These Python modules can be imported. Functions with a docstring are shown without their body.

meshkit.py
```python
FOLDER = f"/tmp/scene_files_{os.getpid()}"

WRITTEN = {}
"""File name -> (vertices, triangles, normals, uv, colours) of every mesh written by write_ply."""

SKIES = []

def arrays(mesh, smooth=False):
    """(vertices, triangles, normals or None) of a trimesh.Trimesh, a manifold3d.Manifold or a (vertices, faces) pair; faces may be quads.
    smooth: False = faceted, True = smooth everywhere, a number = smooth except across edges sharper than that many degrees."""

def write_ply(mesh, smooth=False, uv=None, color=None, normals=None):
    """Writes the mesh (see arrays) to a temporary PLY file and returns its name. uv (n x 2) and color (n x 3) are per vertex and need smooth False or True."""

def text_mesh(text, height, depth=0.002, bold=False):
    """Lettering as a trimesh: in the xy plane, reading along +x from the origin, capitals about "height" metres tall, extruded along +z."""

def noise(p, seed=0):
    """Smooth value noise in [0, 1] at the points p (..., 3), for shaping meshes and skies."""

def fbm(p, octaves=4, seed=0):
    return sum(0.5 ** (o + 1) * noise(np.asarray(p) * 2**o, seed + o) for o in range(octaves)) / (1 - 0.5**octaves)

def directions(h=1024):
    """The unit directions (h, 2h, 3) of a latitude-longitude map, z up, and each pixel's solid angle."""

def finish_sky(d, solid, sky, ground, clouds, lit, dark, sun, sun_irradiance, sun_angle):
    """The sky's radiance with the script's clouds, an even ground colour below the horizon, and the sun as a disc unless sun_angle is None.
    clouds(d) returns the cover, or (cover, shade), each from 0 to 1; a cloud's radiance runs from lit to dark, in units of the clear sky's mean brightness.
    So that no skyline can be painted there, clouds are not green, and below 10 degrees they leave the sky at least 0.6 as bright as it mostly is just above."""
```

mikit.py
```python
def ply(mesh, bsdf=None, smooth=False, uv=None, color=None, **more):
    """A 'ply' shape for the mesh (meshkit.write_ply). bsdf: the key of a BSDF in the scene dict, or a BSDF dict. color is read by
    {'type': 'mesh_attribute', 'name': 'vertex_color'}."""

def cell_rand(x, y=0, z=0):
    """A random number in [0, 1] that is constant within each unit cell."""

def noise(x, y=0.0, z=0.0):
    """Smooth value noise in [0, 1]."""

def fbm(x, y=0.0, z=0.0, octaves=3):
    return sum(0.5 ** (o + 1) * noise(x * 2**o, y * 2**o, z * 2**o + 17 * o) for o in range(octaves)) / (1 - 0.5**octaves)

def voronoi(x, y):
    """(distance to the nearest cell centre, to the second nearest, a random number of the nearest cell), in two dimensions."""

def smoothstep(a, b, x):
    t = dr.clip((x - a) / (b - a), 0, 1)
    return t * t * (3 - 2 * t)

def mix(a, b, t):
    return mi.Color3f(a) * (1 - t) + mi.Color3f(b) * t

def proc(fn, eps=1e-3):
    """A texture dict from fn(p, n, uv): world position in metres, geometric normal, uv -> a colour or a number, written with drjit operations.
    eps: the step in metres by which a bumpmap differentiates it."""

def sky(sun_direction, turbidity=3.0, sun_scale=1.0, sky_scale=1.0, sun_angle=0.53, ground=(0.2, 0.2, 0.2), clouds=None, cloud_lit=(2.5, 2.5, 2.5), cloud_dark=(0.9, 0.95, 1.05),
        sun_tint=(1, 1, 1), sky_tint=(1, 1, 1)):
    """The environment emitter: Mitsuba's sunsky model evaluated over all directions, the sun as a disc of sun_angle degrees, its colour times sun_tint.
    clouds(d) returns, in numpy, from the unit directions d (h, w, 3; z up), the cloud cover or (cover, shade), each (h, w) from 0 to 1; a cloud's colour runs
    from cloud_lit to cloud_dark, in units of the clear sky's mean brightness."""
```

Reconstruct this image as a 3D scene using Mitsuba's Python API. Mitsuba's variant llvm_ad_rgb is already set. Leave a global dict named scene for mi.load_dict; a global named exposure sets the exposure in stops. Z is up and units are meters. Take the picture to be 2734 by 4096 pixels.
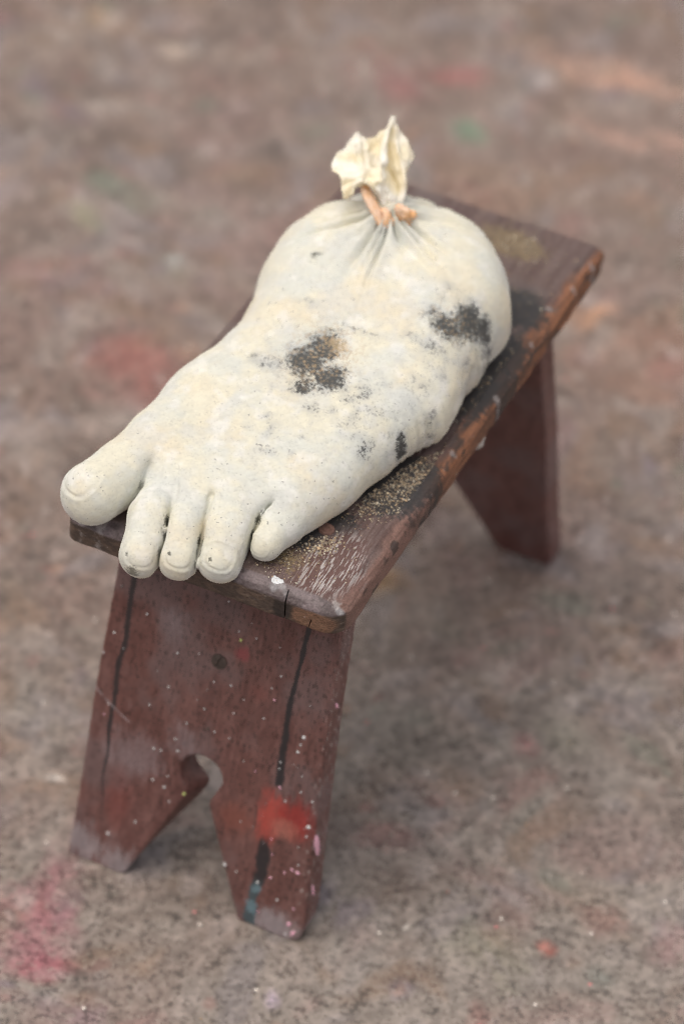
import math
import numpy as np, trimesh, mitsuba as mi, drjit as dr, mikit, meshkit
import manifold3d as m3
from scipy import ndimage as ndi
from scipy.interpolate import splprep, splev
from mikit import proc, noise, fbm, smoothstep, mix, cell_rand

T = mi.ScalarTransform4f
scene, labels = {}, {}
rng = np.random.default_rng(7)

# ---------------------------------------------------------------- camera, light, exposure
CAM = np.array([0.55263, -1.31710, 1.40804])
VIEW = np.array([-0.287714, 0.687345, -0.666917])
UP = [-0.324012, 0.585439, 0.743154]
scene['camera'] = {'type': 'thinlens', 'fov': 10.366, 'fov_axis': 'x', 'near_clip': 0.05, 'far_clip': 200.0,
                   'aperture_radius': 0.0130, 'focus_distance': 1.725,
                   'to_world': T().look_at(origin=CAM.tolist(), target=(CAM + VIEW).tolist(), up=UP)}
scene['sky'] = mikit.sky([-0.26, -0.30, 1.0], turbidity=3, sun_scale=0.30, sun_angle=52, clouds=lambda d: (np.ones(d.shape[:2]), 1 - d[..., 2]),   # overcast: the zenith about three times as bright as the horizon
                        
                         cloud_lit=(1.60, 1.60, 1.64), cloud_dark=(.42, .42, .435), ground=(0.2, 0.18, 0.16), sun_tint=(.93, .99, 1.08))
exposure = 2.55

# ---------------------------------------------------------------- dimensions (metres; stool centred on the origin, x across, y along, z up)
W, L = 0.144, 0.3164            # seat board
ZB, ZF, ZT = 0.2055, 0.2173, 0.2223   # underside, top of the plain edge, top face
HW, HL = W / 2, L / 2
WT, WB = 0.0583, 0.0658         # half width of a leg panel at the top and at the floor
SET, SPLAY, LT = 0.0354, 0.0438, 0.0175
K = np.array([-0.0092, 0.0577, 0.2783])   # where the neck of the bag is tied


# ---------------------------------------------------------------- helpers
def put(key, mesh, bsdf, smooth=True, **kw):
    scene[key] = mikit.ply(mesh, bsdf, smooth=smooth, **kw)
    return key


def label(key, text=None, cat=None, **kw):
    labels[key] = {**({'label': text} if text else {}), **({'category': cat} if cat else {}), **kw}


def tm(m):
    q = m.to_mesh()
    return trimesh.Trimesh(q.vert_properties[:, :3], q.tri_verts, process=True)


def man(t):
    return m3.Manifold(m3.Mesh(np.asarray(t.vertices, np.float32), np.asarray(t.faces, np.uint32)))


def tube(points, radii, n=10, m=40, flat=1.0, closed=False):
    """A tube swept along a smooth curve through the points; flat squeezes its section."""
    P = np.asarray(points, float)
    tck, _ = splprep(P.T, s=0, k=min(3, len(P) - 1), per=closed)
    u = np.linspace(0, 1, m)
    C = np.array(splev(u, tck)).T
    D = np.array(splev(u, tck, der=1)).T
    D /= np.linalg.norm(D, axis=1)[:, None]
    R = np.interp(u, np.linspace(0, 1, len(radii)), radii)
    a = np.cross(D[0], [0.2, 0.3, 1.0]); a /= np.linalg.norm(a)
    V = []
    for i in range(m):
        a = a - D[i] * (a @ D[i]); a /= np.linalg.norm(a)
        b = np.cross(D[i], a)
        for k in range(n):
            t = 2 * np.pi * k / n
            V.append(C[i] + R[i] * (math.cos(t) * a + flat * math.sin(t) * b))
    F = []
    for i in range(m - 1):
        for k in range(n):
            p, q = i * n + k, i * n + (k + 1) % n
            F += [[p, q, q + n], [p, q + n, p + n]]
    V = np.array(V)
    V = np.vstack([V, C[0], C[-1]])
    for k in range(n):
        F += [[len(V) - 2, (k + 1) % n, k], [len(V) - 1, (m - 1) * n + k, (m - 1) * n + (k + 1) % n]]
    return trimesh.Trimesh(V, np.array(F), process=False)


def gauss(p, q, r, sx=1.0, sy=1.0):
    """exp(-d^2/r^2) about the plan point q."""
    return dr.exp(-(dr.square((p.x - q[0]) / (r * sx)) + dr.square((p.y - q[1]) / (r * sy))))


# ---------------------------------------------------------------- the floor
STAINS_AND_GLINT = [  # x, y, radius, colour, strength, stretch x, stretch y
    (-.213, .182, .034, (.36, .10, .09), .75, 1.2, .8), (-.066, -.192, .030, (.30, .09, .13), .85, .85, 1.7), (-.044, -.234, .016, (.34, .05, .10), .95, .9, 1.3), (-.055, -.215, .022, (.29, .09, .13), .6, .9, 1.3),
    (-.010, -.262, .014, (.34, .22, .28), .6, 1, 1), (-.305, .337, .022, (.10, .19, .15), .75, 1.3, .8), (-.143, .503, .018, (.08, .22, .14), .85, 1, .8),
    (-.344, .489, .016, (.50, .42, .36), .95, 1, .8), (-.077, .598, .026, (.55, .33, .25), 1.0, 1.9, .7), (-.042, .550, .024, (.50, .31, .25), .95, 2.2, .6),  # first entry here paints a bright specular glint into the floor colour
    (.0115, .367, .012, (.60, .33, .20), 1.0, .6, 1.5), (.002, .360, .010, (.42, .24, .16), .8, 1, 1), (-.107, -.134, .0065, (.62, .60, .58), 1.0, 1, 1),
    (-.389, .405, .018, (.13, .09, .13), .7, 1, 1), (-.363, .396, .018, (.13, .09, .14), .7, 1, 1), (-.234, .283, .020, (.24, .27, .25), .8, 1, 1),
    (-.240, .292, .010, (.40, .42, .42), .8, 1, 1), (-.249, .100, .022, (.36, .31, .30), .8, 1, 1), (-.226, .079, .018, (.36, .31, .29), .7, 1.2, 1),
    (-.203, .520, .022, (.30, .10, .11), .7, 1, 1), (-.173, .557, .016, (.34, .08, .09), .7, 1, 1), (.1027, .0097, .012, (.38, .10, .12), .65, 1, 1),
    (.072, -.007, .030, (.11, .115, .105), .75, 1.2, .9), (-.009, .086, .018, (.30, .17, .05), .8, 1, 1), (.0706, -.2077, .006, (.52, .44, .56), .95, 1, 1.3),
    (-.214, .140, .016, (.40, .33, .30), .8, 1, 1), (.064, .342, .05, (.32, .14, .08), .55, 1, 1), (.165, -.109, .005, (.50, .10, .07), .8, 1, 1),
    (.220, -.079, .016, (.36, .16, .17), .55, 1, 1), (.111, -.135, .003, (.70, .68, .65), 1.0, 1, 1), (.196, -.117, .010, (.10, .14, .13), .65, 1, 1),
    (.085, -.085, .028, (.12, .12, .125), .55, 1.3, .9), (.17, -.07, .03, (.24, .16, .11), .5, 1, 1), (.15, -.13, .022, (.22, .24, .15), .5, 1, 1),
    (-.30, .24, .03, (.25, .11, .11), .6, 1, 1), (-.26, .21, .02, (.42, .36, .33), .7, .8, .8), (-.17, .36, .03, (.25, .12, .12), .5, 1.3, 1), (-.14, .54, .016, (.42, .38, .37), .75, 1, 1),
    (-.12, .575, .014, (.45, .42, .42), .75, 1, 1), (-.02, .62, .02, (.26, .24, .28), .7, 1, 1.4), (-.37, .30, .018, (.34, .30, .32), .7, 1, 1),
    (-.05, .36, .05, (.21, .11, .09), .5, 1.3, 1), (-.29, .45, .05, (.22, .13, .12), .5, 1, 1), (-.10, .44, .03, (.28, .17, .14), .6, 1, 1), (.03, .22, .04, (.22, .12, .09), .5, 1, 1),
    (.15, .12, .03, (.26, .15, .13), .5, 1, 1), (.13, .02, .02, (.20, .21, .16), .5, 1, 1), (-.33, .14, .02, (.40, .36, .36), .6, 1.3, .8), (-.19, -.02, .03, (.18, .15, .12), .5, 1, 1),
    (.09, -.16, .02, (.30, .29, .28), .5, 1, 1), (.02, -.26, .014, (.36, .12, .14), .5, 1, 1), (-.41, .50, .02, (.32, .23, .12), .6, 1, 1), (-.31, .30, .012, (.25, .28, .15), .6, 1, 1),
]


def floor_colour(p, n, uv):
    x, y = p.x, p.y
    wx, wy = x + .03 * (noise(x * 22, y * 22, 3) - .5), y + .03 * (noise(x * 22, y * 22, 9) - .5)
    big = fbm(x * 5 + 3, y * 5, 1.5, octaves=4)
    mid = fbm(wx * 34, wy * 34, 4.0, octaves=3)
    # bare grey concrete near the front, trodden brown dirt further back; the border is ragged
    dirt = smoothstep(-.16, .26, y - .25 * x + 1.1 * (big - .5) + .35 * (mid - .5))
    c = mix((.218, .192, .176), (.186, .141, .124), dirt)
    c = mix(c, mi.Color3f(.140, .104, .086), .42 * smoothstep(.50, .80, mid))
    c = mix(c, mi.Color3f(.265, .228, .208), .50 * smoothstep(.55, .80, fbm(wx * 26 + 9, wy * 26, 7.0, octaves=3)))
    c = mix(c, mi.Color3f(.190, .128, .112), .35 * smoothstep(.52, .72, fbm(x * 15 + 5, y * 15, 2.0, octaves=3)))
    for k_, (col, f_, lo_, hi_, a_) in enumerate((((.240, .168, .158), 34, .56, .80, .50), ((.108, .086, .079), 36, .56, .80, .55), ((.205, .188, .200), 38, .57, .76, .50), ((.210, .142, .102), 36, .58, .80, .50), ((.285, .25, .232), 40, .60, .82, .50))):
        c = mix(c, mi.Color3f(*col), a_ * smoothstep(lo_, hi_, fbm(wx * f_ + 13 * k_, wy * f_ - 7 * k_, 11.0 + 5 * k_, octaves=3)))
    for sx, sy, r, col, a, ex, ey in STAINS_AND_GLINT:
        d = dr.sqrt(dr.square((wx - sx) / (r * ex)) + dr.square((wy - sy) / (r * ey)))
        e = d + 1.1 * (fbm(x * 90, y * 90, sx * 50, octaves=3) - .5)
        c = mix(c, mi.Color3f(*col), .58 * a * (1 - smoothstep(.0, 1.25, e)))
    for cs, off, pr in ((.052, 3.1, .62), (.034, 7.7, .50), (.019, 1.3, .34)):
        u, w = wx / cs + off, wy / cs - off
        iu, iw = dr.floor(u), dr.floor(w)
        r1, r2, r3, r4 = (cell_rand(iu, iw, 20 + k) for k in range(4))
        rr = .13 + .16 * r3
        d = dr.sqrt(dr.square(u - iu - .3 - .4 * r1) + dr.square((w - iw - .3 - .4 * r2) * (.7 + .6 * r4))) / rr + .8 * (fbm(x * 130, y * 130, off, octaves=2) - .5)
        hue = cell_rand(iu, iw, 31)
        col = mix((.080, .066, .064), (.36, .32, .31), dr.select(hue > .42, 1.0, 0.0))
        col = mix(col, mi.Color3f(.22, .105, .098), dr.select(hue > .76, 1.0, 0.0))
        col = mix(col, mi.Color3f(.33, .20, .14), dr.select(hue > .84, 1.0, 0.0))
        col = mix(col, mi.Color3f(.13, .17, .14), dr.select(hue > .88, 1.0, 0.0))
        col = mix(col, mi.Color3f(.17, .14, .19), dr.select(hue > .94, 1.0, 0.0))
        c = mix(c, col, .40 * (1 - smoothstep(.35, 1.15, d)) * dr.select(r4 < pr, 1.0, 0.0) * (.4 + .6 * cell_rand(iu, iw, 33)))
    # grain of the concrete: dark pits and pale sand, a few millimetres and less
    g = fbm(x * 260, y * 260, 1.0, octaves=3)
    c = c * (1 + .85 * (g - .5))
    pit = smoothstep(.52, .68, .40 * fbm(x * 230 + 4, y * 230, 5.0, octaves=3) + .60 * fbm(x * 560, y * 560, 15.0, octaves=2))
    c = mix(c * 1.06, c * .60, pit)
    pale = smoothstep(.70, .78, noise(x * 420, y * 420, 8.0))
    c = mix(c, mi.Color3f(.36, .32, .29), .25 * pale)
    cr = cell_rand(dr.floor(x * 160), dr.floor(y * 160), 5)
    fx, fy = x * 160 - dr.floor(x * 160) - .5, y * 160 - dr.floor(y * 160) - .5
    dot = (1 - smoothstep(.12, .2, dr.sqrt(fx * fx + fy * fy))) * dr.select(cr > .986, 1.0, 0.0)
    c = mix(c, mix((.62, .58, .55), (.5, .2, .2), dr.select(cr > .995, 1.0, 0.0)), dot)
    return dr.clip(c * mi.Color3f(1.03, 1.0, .985), .01, .9)


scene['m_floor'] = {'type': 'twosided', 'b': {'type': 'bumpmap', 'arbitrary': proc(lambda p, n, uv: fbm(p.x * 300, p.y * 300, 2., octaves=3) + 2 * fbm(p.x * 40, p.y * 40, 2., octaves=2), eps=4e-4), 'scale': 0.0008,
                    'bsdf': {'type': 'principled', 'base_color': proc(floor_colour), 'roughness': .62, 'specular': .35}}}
fl = trimesh.Trimesh([[-20, -20, 0], [20, -20, 0], [20, 20, 0], [-20, 20, 0]], [[0, 1, 2], [0, 2, 3]])
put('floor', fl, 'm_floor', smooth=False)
label('floor', 'brown grey concrete studio floor stained with red, pink and teal paint', 'floor', kind='structure')


# ---------------------------------------------------------------- the stool: materials
def top_colour(p, n, uv):
    x, y, z = p.x, p.y, p.z
    grain = fbm(x * 900, y * 60, z * 500, octaves=3)
    wob = fbm(x * 60, y * 60, z * 60, octaves=3) - .5
    fine = noise(x * 1500, y * 1500, z * 1500)
    c = mix((.088, .054, .050), (.130, .090, .085), smoothstep(.35, .65, grain))
    c = mix(c, mi.Color3f(.155, .125, .120), .55 * smoothstep(.50, .66, fbm(x * 40, y * 40, 3., octaves=3)))
    # worn orange brown wood along the right edge
    edge = smoothstep(.0635, .0690, x + .012 * wob + .004 * (grain - .5))
    o = mix((.135, .062, .037), (.32, .138, .072), smoothstep(.35, .7, fbm(x * 400, y * 45, z * 400, octaves=3)))
    o = mix(o, mi.Color3f(.20, .115, .095), smoothstep(-.035, -.085, y + .05 * wob))
    o = mix(o, mi.Color3f(.045, .036, .034), .8 * smoothstep(.58, .68, fbm(x * 120, y * 90, z * 120, octaves=3)))
    c = mix(c, o, edge * smoothstep(-.2, -.13, y + .03 * wob))
    # soot black dust spilled beside the bag
    sp = .34 * (fbm(x * 700, y * 700, 5., octaves=2) - .5) + .5 * wob
    k = dr.maximum(gauss(p, (.056, -.064), .024, .8, 1.05), dr.maximum(gauss(p, (.0605, .030), .024, .55, 1.5), gauss(p, (.036, -.112), .022, .9, .9)))
    k = dr.maximum(k, gauss(p, (.052, .085), .020, .9, .9) * .8)
    c = mix(c, mi.Color3f(.026, .027, .029), .88 * smoothstep(.26, .52, k + sp))
    # fine ochre sand at the far end, and brown grit near the toes
    k = dr.maximum(gauss(p, (.027, .134), .020, 1.2, .75), gauss(p, (.030, -.136), .018, 1.2, .8) * .75)
    c = mix(c, mix((.20, .145, .085), (.105, .075, .055), smoothstep(.45, .6, noise(x * 1100, y * 1100, 2.))), smoothstep(.42, .62, k + 1.3 * sp))
    # raised pale fibres where the front right corner was planed
    fib = smoothstep(.48, .66, noise(x * 1700 + y * 120, y * 150, 2.) * .55 + .45 * noise(x * 2600, y * 330, 5.))
    k = gauss(p, (.0535, -.130), .0205, .80, 1.30)
    c = mix(c, mi.Color3f(.115, .060, .054), .8 * smoothstep(.20, .7, k + .5 * wob))
    c = mix(c, mi.Color3f(.42, .39, .385), .80 * fib * smoothstep(.25, .80, k + .5 * wob))
    # the bevel and end of the board: grey purple on the bevel, dark brown below, bare end grain at the right corner
    fr = smoothstep(-HL + .0070, -HL + .0052, y + .0014 * wob)
    b = mix((.092, .070, .073), (.165, .130, .138), smoothstep(.42, .66, fbm(x * 220, y * 220, z * 220, octaves=3)))
    b = mix(b, mi.Color3f(.36, .35, .37), .55 * smoothstep(.62, .72, fbm(x * 130 + 3, y * 130, z * 130, octaves=2)))
    e = mix((.062, .045, .038), (.105, .072, .056), smoothstep(.35, .65, fbm(x * 300, y * 300, z * 500, octaves=3)))
    patch = gauss(mi.Point3f(x, z, 0), (.0575, .2105), .012, 1.1, .62)
    e = mix(e, mi.Color3f(.195, .105, .066), smoothstep(.35, .6, patch + .5 * wob) * (.75 + .5 * (fine - .5)))
    dk = gauss(mi.Point3f(x, z, 0), (.041, .212), .006, 1.0, 1.4)
    e = mix(e, mi.Color3f(.018, .015, .015), .8 * smoothstep(.35, .7, dk + .5 * wob))
    c = mix(c, mix(e, b, smoothstep(ZF - .0012, ZF + .0004, z + .0016 * wob)), fr)
    # splash of white paint, pale scuffs
    w = gauss(p, (.0345, -.1520), .0034, 1.2, .8)
    c = mix(c, mi.Color3f(.62, .64, .67), smoothstep(.45, .6, w + .9 * (fbm(x * 500, y * 500, 7., octaves=2) - .5)))
    for q, r in (((.0690, -.0290), .0024), ((.0700, .118), .0024), ((.0715, .141), .0026), ((.069, .066), .0018), ((.0655, -.1520), .0028), ((-.055, -.1555), .0035), ((-.0645, -.156), .0025), ((.071, .02), .0025), ((.0665, .095), .0022)):
        c = mix(c, mi.Color3f(.34, .31, .31), .6 * smoothstep(.30, .95, gauss(p, q, r) + 1.1 * (fbm(x * 700, y * 700, z * 500, octaves=2) - .5)))
    return dr.clip(c * (1 + .5 * (fine - .5)), .008, .9)


scene['m_board'] = {'type': 'twosided', 'b': {'type': 'bumpmap', 'arbitrary': proc(lambda p, n, uv: fbm(p.x * 900, p.y * 70, p.z * 700, octaves=2) + .8 * fbm(p.x * 500, p.y * 500, p.z * 500, octaves=2), eps=2.5e-4), 'scale': 0.0005,
                    'bsdf': {'type': 'principled', 'base_color': proc(top_colour), 'roughness': .55, 'specular': .4}}}


def polyline_x(z, pts):
    pts = sorted(pts, key=lambda q: q[1])
    out = mi.Float(pts[0][0])
    for (xa, za), (xb, zb) in zip(pts[:-1], pts[1:]):
        t = dr.clip((z - za) / (zb - za), 0, 1)
        out = dr.select(z > za, xa + (xb - xa) * t, out)
    return out


LINE_L = [(-.0490, .1800), (-.0496, .1634), (-.0515, .0990), (-.0519, .0602), (-.0482, .0118)]
LINE_R = [(.0424, .182), (.0422, .1751), (.0409, .1386), (.0401, .1057), (.0409, .0857), (.0393, .0645), (.0389, .0436), (.0374, .0059)]


def leg_wood(p, seed):
    x, y, z = p.x, p.y, p.z
    wob = fbm(x * 60, y * 60 + seed, z * 60, octaves=3) - .5
    grain = fbm(x * 700, y * 700 + seed, z * 45, octaves=3)
    band = fbm(x * 120, y * 120 + seed, z * 12, octaves=2)
    c = mix((.114, .050, .045), (.180, .089, .081), smoothstep(.3, .7, .55 * grain + .45 * band))
    c = mix(c, mi.Color3f(.118, .045, .038), .45 * smoothstep(.5, .7, fbm(x * 70 + 8, y * 70, z * 18, octaves=2)))
    c = mix(c, mi.Color3f(.165, .122, .126), .50 * smoothstep(.46, .68, fbm(x * 48, y * 48 + seed, z * 36, octaves=4)))
    pores = smoothstep(.64, .74, noise(x * 1500, y * 1500, z * 260))
    return mix(c, c * .55, pores), wob, grain


def leg_colour(p, n, uv):
    x, y, z = p.x, p.y, p.z
    c, wob, grain = leg_wood(p, 0.)
    fine = noise(x * 1400, y * 1400, z * 1400)
    front = dr.select(n.y < -.3, 1.0, 0.0)
    q = lambda cx, cz, r, sx=1., sz=1.: dr.exp(-(dr.square((x - cx) / (r * sx)) + dr.square((z - cz) / (r * sz))))
    # dust and old whitewash, thickest towards the floor on the left foot
    k = dr.maximum(q(-.058, .010, .020, .9, .75), dr.maximum(q(.050, .006, .016, 1.2, .7), q(-.036, .004, .014)))
    c = mix(c, mi.Color3f(.34, .32, .345), .58 * smoothstep(.05, .25, k) * smoothstep(.20, .95, k + .9 * wob + .9 * (grain - .5)))
    k = dr.maximum(q(-.034, .074, .020, 1.3, .8), dr.maximum(q(-.012, .087, .014, .8, 1.), q(-.026, .15, .012)))
    c = mix(c, mi.Color3f(.25, .20, .215), .50 * smoothstep(.30, .95, k + 1.0 * wob + .7 * (grain - .5)))
    # wiped red paint
    for cx, cz, r, sx, sz, a, col in ((.0385, .066, .0095, .75, 1.5, .95, (.42, .065, .050)), (.0535, .070, .0100, 1., 1.15, .95, (.30, .030, .026)), (.021, .058, .009, 1.1, 1.2, .60, (.22, .060, .040)),
                                      (.0473, .0615, .006, 1.2, .9, .75, (.36, .14, .11)), (.0117, .1493, .0042, .9, .9, .60, (.30, .05, .065)), (.0233, .1315, .0050, 1., 1., .25, (.24, .05, .04)), (-.043, .042, .010, .8, 1.6, .35, (.26, .06, .05))):
        c = mix(c, mi.Color3f(*col), front * .85 * a * smoothstep(.04, .30, q(cx, cz, r, sx, sz)) * smoothstep(.05, .95, q(cx, cz, r, sx, sz) + .40 * wob + .9 * (grain - .5)))
    # two lines drawn in black paint
    br = fbm(x * 300, z * 300, 4., octaves=2)
    wl = .0011 * smoothstep(.02, .12, z) + .0004
    dl = dr.abs(x - polyline_x(z, LINE_L) - .0020 * (noise(z * 60, 8.) - .5) - .0008 * wob)
    c = mix(c, mi.Color3f(.018, .018, .022), front * .85 * (1 - smoothstep(.6, 1.2, dl / wl + .9 * (br - .5))) * smoothstep(-.3, .2, smoothstep(.0, .12, z) + .8 * wob))
    wr = .0014 + .0008 * smoothstep(.15, .09, z) + .0010 * smoothstep(.065, .03, z)
    drr = dr.abs(x - polyline_x(z, LINE_R) - .0022 * (noise(z * 55, 3.) - .5) - .0008 * wob)
    gap = smoothstep(.0835, .0855, z) + (1 - smoothstep(.050, .056, z + .004 * wob))
    c = mix(c, mix((.020, .020, .024), (.055, .085, .10), smoothstep(.034, .018, z + .02 * wob)), front * .93 * gap * (1 - smoothstep(.6, 1.15, drr / (wr * (.75 + .6 * noise(z * 130, 5.))) + .7 * (br - .5))))
    c = mix(c, mi.Color3f(.17, .27, .32), front * .5 * smoothstep(.45, .6, q(.038, .022, .0040) + q(.0365, .010, .0045) + .9 * (br - .5)))
    # pale scratches along the right hand arris
    c = mix(c, mi.Color3f(.38, .33, .32), .60 * smoothstep(.62, .74, noise(x * 900, y * 900, z * 260) * .6 + .4 * fine) * smoothstep(.0575, .0605, x + .002 * wob + .004 * (.1 - z)))
    # thin pale scratch curving over the left side
    sc = dr.abs(z - (.094 - .35 * (x + .06) + 6.0 * dr.square(x + .03)))
    c = mix(c, mi.Color3f(.36, .31, .33), .5 * front * smoothstep(-.022, -.030, x) * (1 - smoothstep(.0003, .0009, sc)) * smoothstep(.4, .6, noise(x * 200, z * 200, 1.)))
    return dr.clip(c * (1 + .35 * (fine - .5)), .008, .9)


def back_leg_colour(p, n, uv):
    c, wob, grain = leg_wood(p, 7.)
    return dr.clip(c, .008, .9)


wood_bump = proc(lambda p, n, uv: fbm(p.x * 800, p.y * 800, p.z * 70, octaves=2) + 1.2 * fbm(p.x * 200, p.y * 200, p.z * 90, octaves=2), eps=3e-4)
for key, fn in (('m_leg', leg_colour), ('m_back_leg', back_leg_colour)):
    scene[key] = {'type': 'twosided', 'b': {'type': 'bumpmap', 'arbitrary': wood_bump, 'scale': 0.0005, 'bsdf': {'type': 'principled', 'base_color': proc(fn), 'roughness': .42, 'specular': .5}}}
scene['m_iron'] = {'type': 'twosided', 'b': {'type': 'principled', 'base_color': proc(lambda p, n, uv: mix((.055, .045, .042), (.11, .08, .07), noise(p.x * 700, p.y * 700, p.z * 700))), 'roughness': .55, 'metallic': .35, 'specular': .5}}
scene['m_rust'] = {'type': 'twosided', 'b': {'type': 'principled', 'base_color': proc(lambda p, n, uv: mix((.11, .055, .042), (.19, .105, .085), noise(p.x * 900, p.y * 900, p.z * 900))), 'roughness': .7}}
for key, col in (('m_white_paint', (.66, .66, .68)), ('m_pink_paint', (.78, .44, .56)), ('m_green_paint', (.52, .60, .22)), ('m_crust', (.36, .33, .31))):
    scene[key] = {'type': 'twosided', 'b': {'type': 'principled', 'base_color': {'type': 'rgb', 'value': list(col)}, 'roughness': .4, 'specular': .5}}


# ---------------------------------------------------------------- the stool: shapes
def rounded_rect(x0, x1, y0, y1, radii, n=7):
    pts = []
    for (cx, cy, a0), r in zip(((x0, y0, 180), (x1, y0, 270), (x1, y1, 0), (x0, y1, 90)), radii):
        ox, oy = cx + (r if cx == x0 else -r), cy + (r if cy == y0 else -r)
        for a in np.radians(a0 + np.linspace(0, 90, n)):
            pts.append((ox + r * math.cos(a), oy + r * math.sin(a)))
    return pts


def slab(pts, z0, z1):
    return m3.CrossSection([pts]).extrude(z1 - z0).translate([0, 0, z0])


eps = 1e-4
board = m3.Manifold.batch_hull([
    slab(rounded_rect(-HW + .001, HW - .001, -HL + .0008, HL - .001, (.004, .010, .004, .005)), ZB, ZB + eps),
    slab(rounded_rect(-HW, HW, -HL, HL, (.0045, .011, .0045, .005)), ZB + .001, ZF),
    slab(rounded_rect(-HW + .0018, HW - .0022, -HL + .0022, HL - .0016, (.0045, .012, .005, .005)), ZF + .0025, ZF + .0026),
    slab(rounded_rect(-HW + .0045, HW - .0066, -HL + .0060, HL - .0045, (.004, .012, .005, .005)), ZT - eps, ZT)])
bt = tm(board.refine_to_length(.0022))
v = np.array(bt.vertices)
rim = np.clip((np.abs(v[:, 0]) - (HW - .010)) / .008, 0, 1)
rim = np.maximum(rim, np.clip((np.abs(v[:, 1]) - (HL - .008)) / .006, 0, 1))
n_ = meshkit.fbm(v * [90, 45, 120], 3, 3) - .5
n2 = meshkit.fbm(v * [300, 120, 300], 2, 8) - .5
trimesh.smoothing.filter_taubin(bt, iterations=2)
v = np.array(bt.vertices)
rim = rim * np.where(v[:, 1] < -HL + .012, .35, 1.0)
bt.vertices = v + np.array(bt.vertex_normals) * ((.0024 * n_ + .0009 * n2) * rim + .00022 * n2)[:, None]
crack = m3.Manifold.cube([.0007, .006, .03], True).rotate([0, 0, 6]).translate([.0425, -HL + .0012, ZT - .008])
crack2 = m3.Manifold.cube([.0005, .005, .007], True).rotate([0, 12, 0]).translate([.0555, -HL, .2085])
board = man(bt) - crack - crack2
put('wooden_stool__seat', tm(board), 'm_board', smooth=32)
label('wooden_stool', 'low dark brown wooden stool with splayed plank legs and worn paint flecked seat', 'stool')
label('wooden_stool__seat', 'worn bevelled seat board with soot black dust and bare orange edge')


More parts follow.
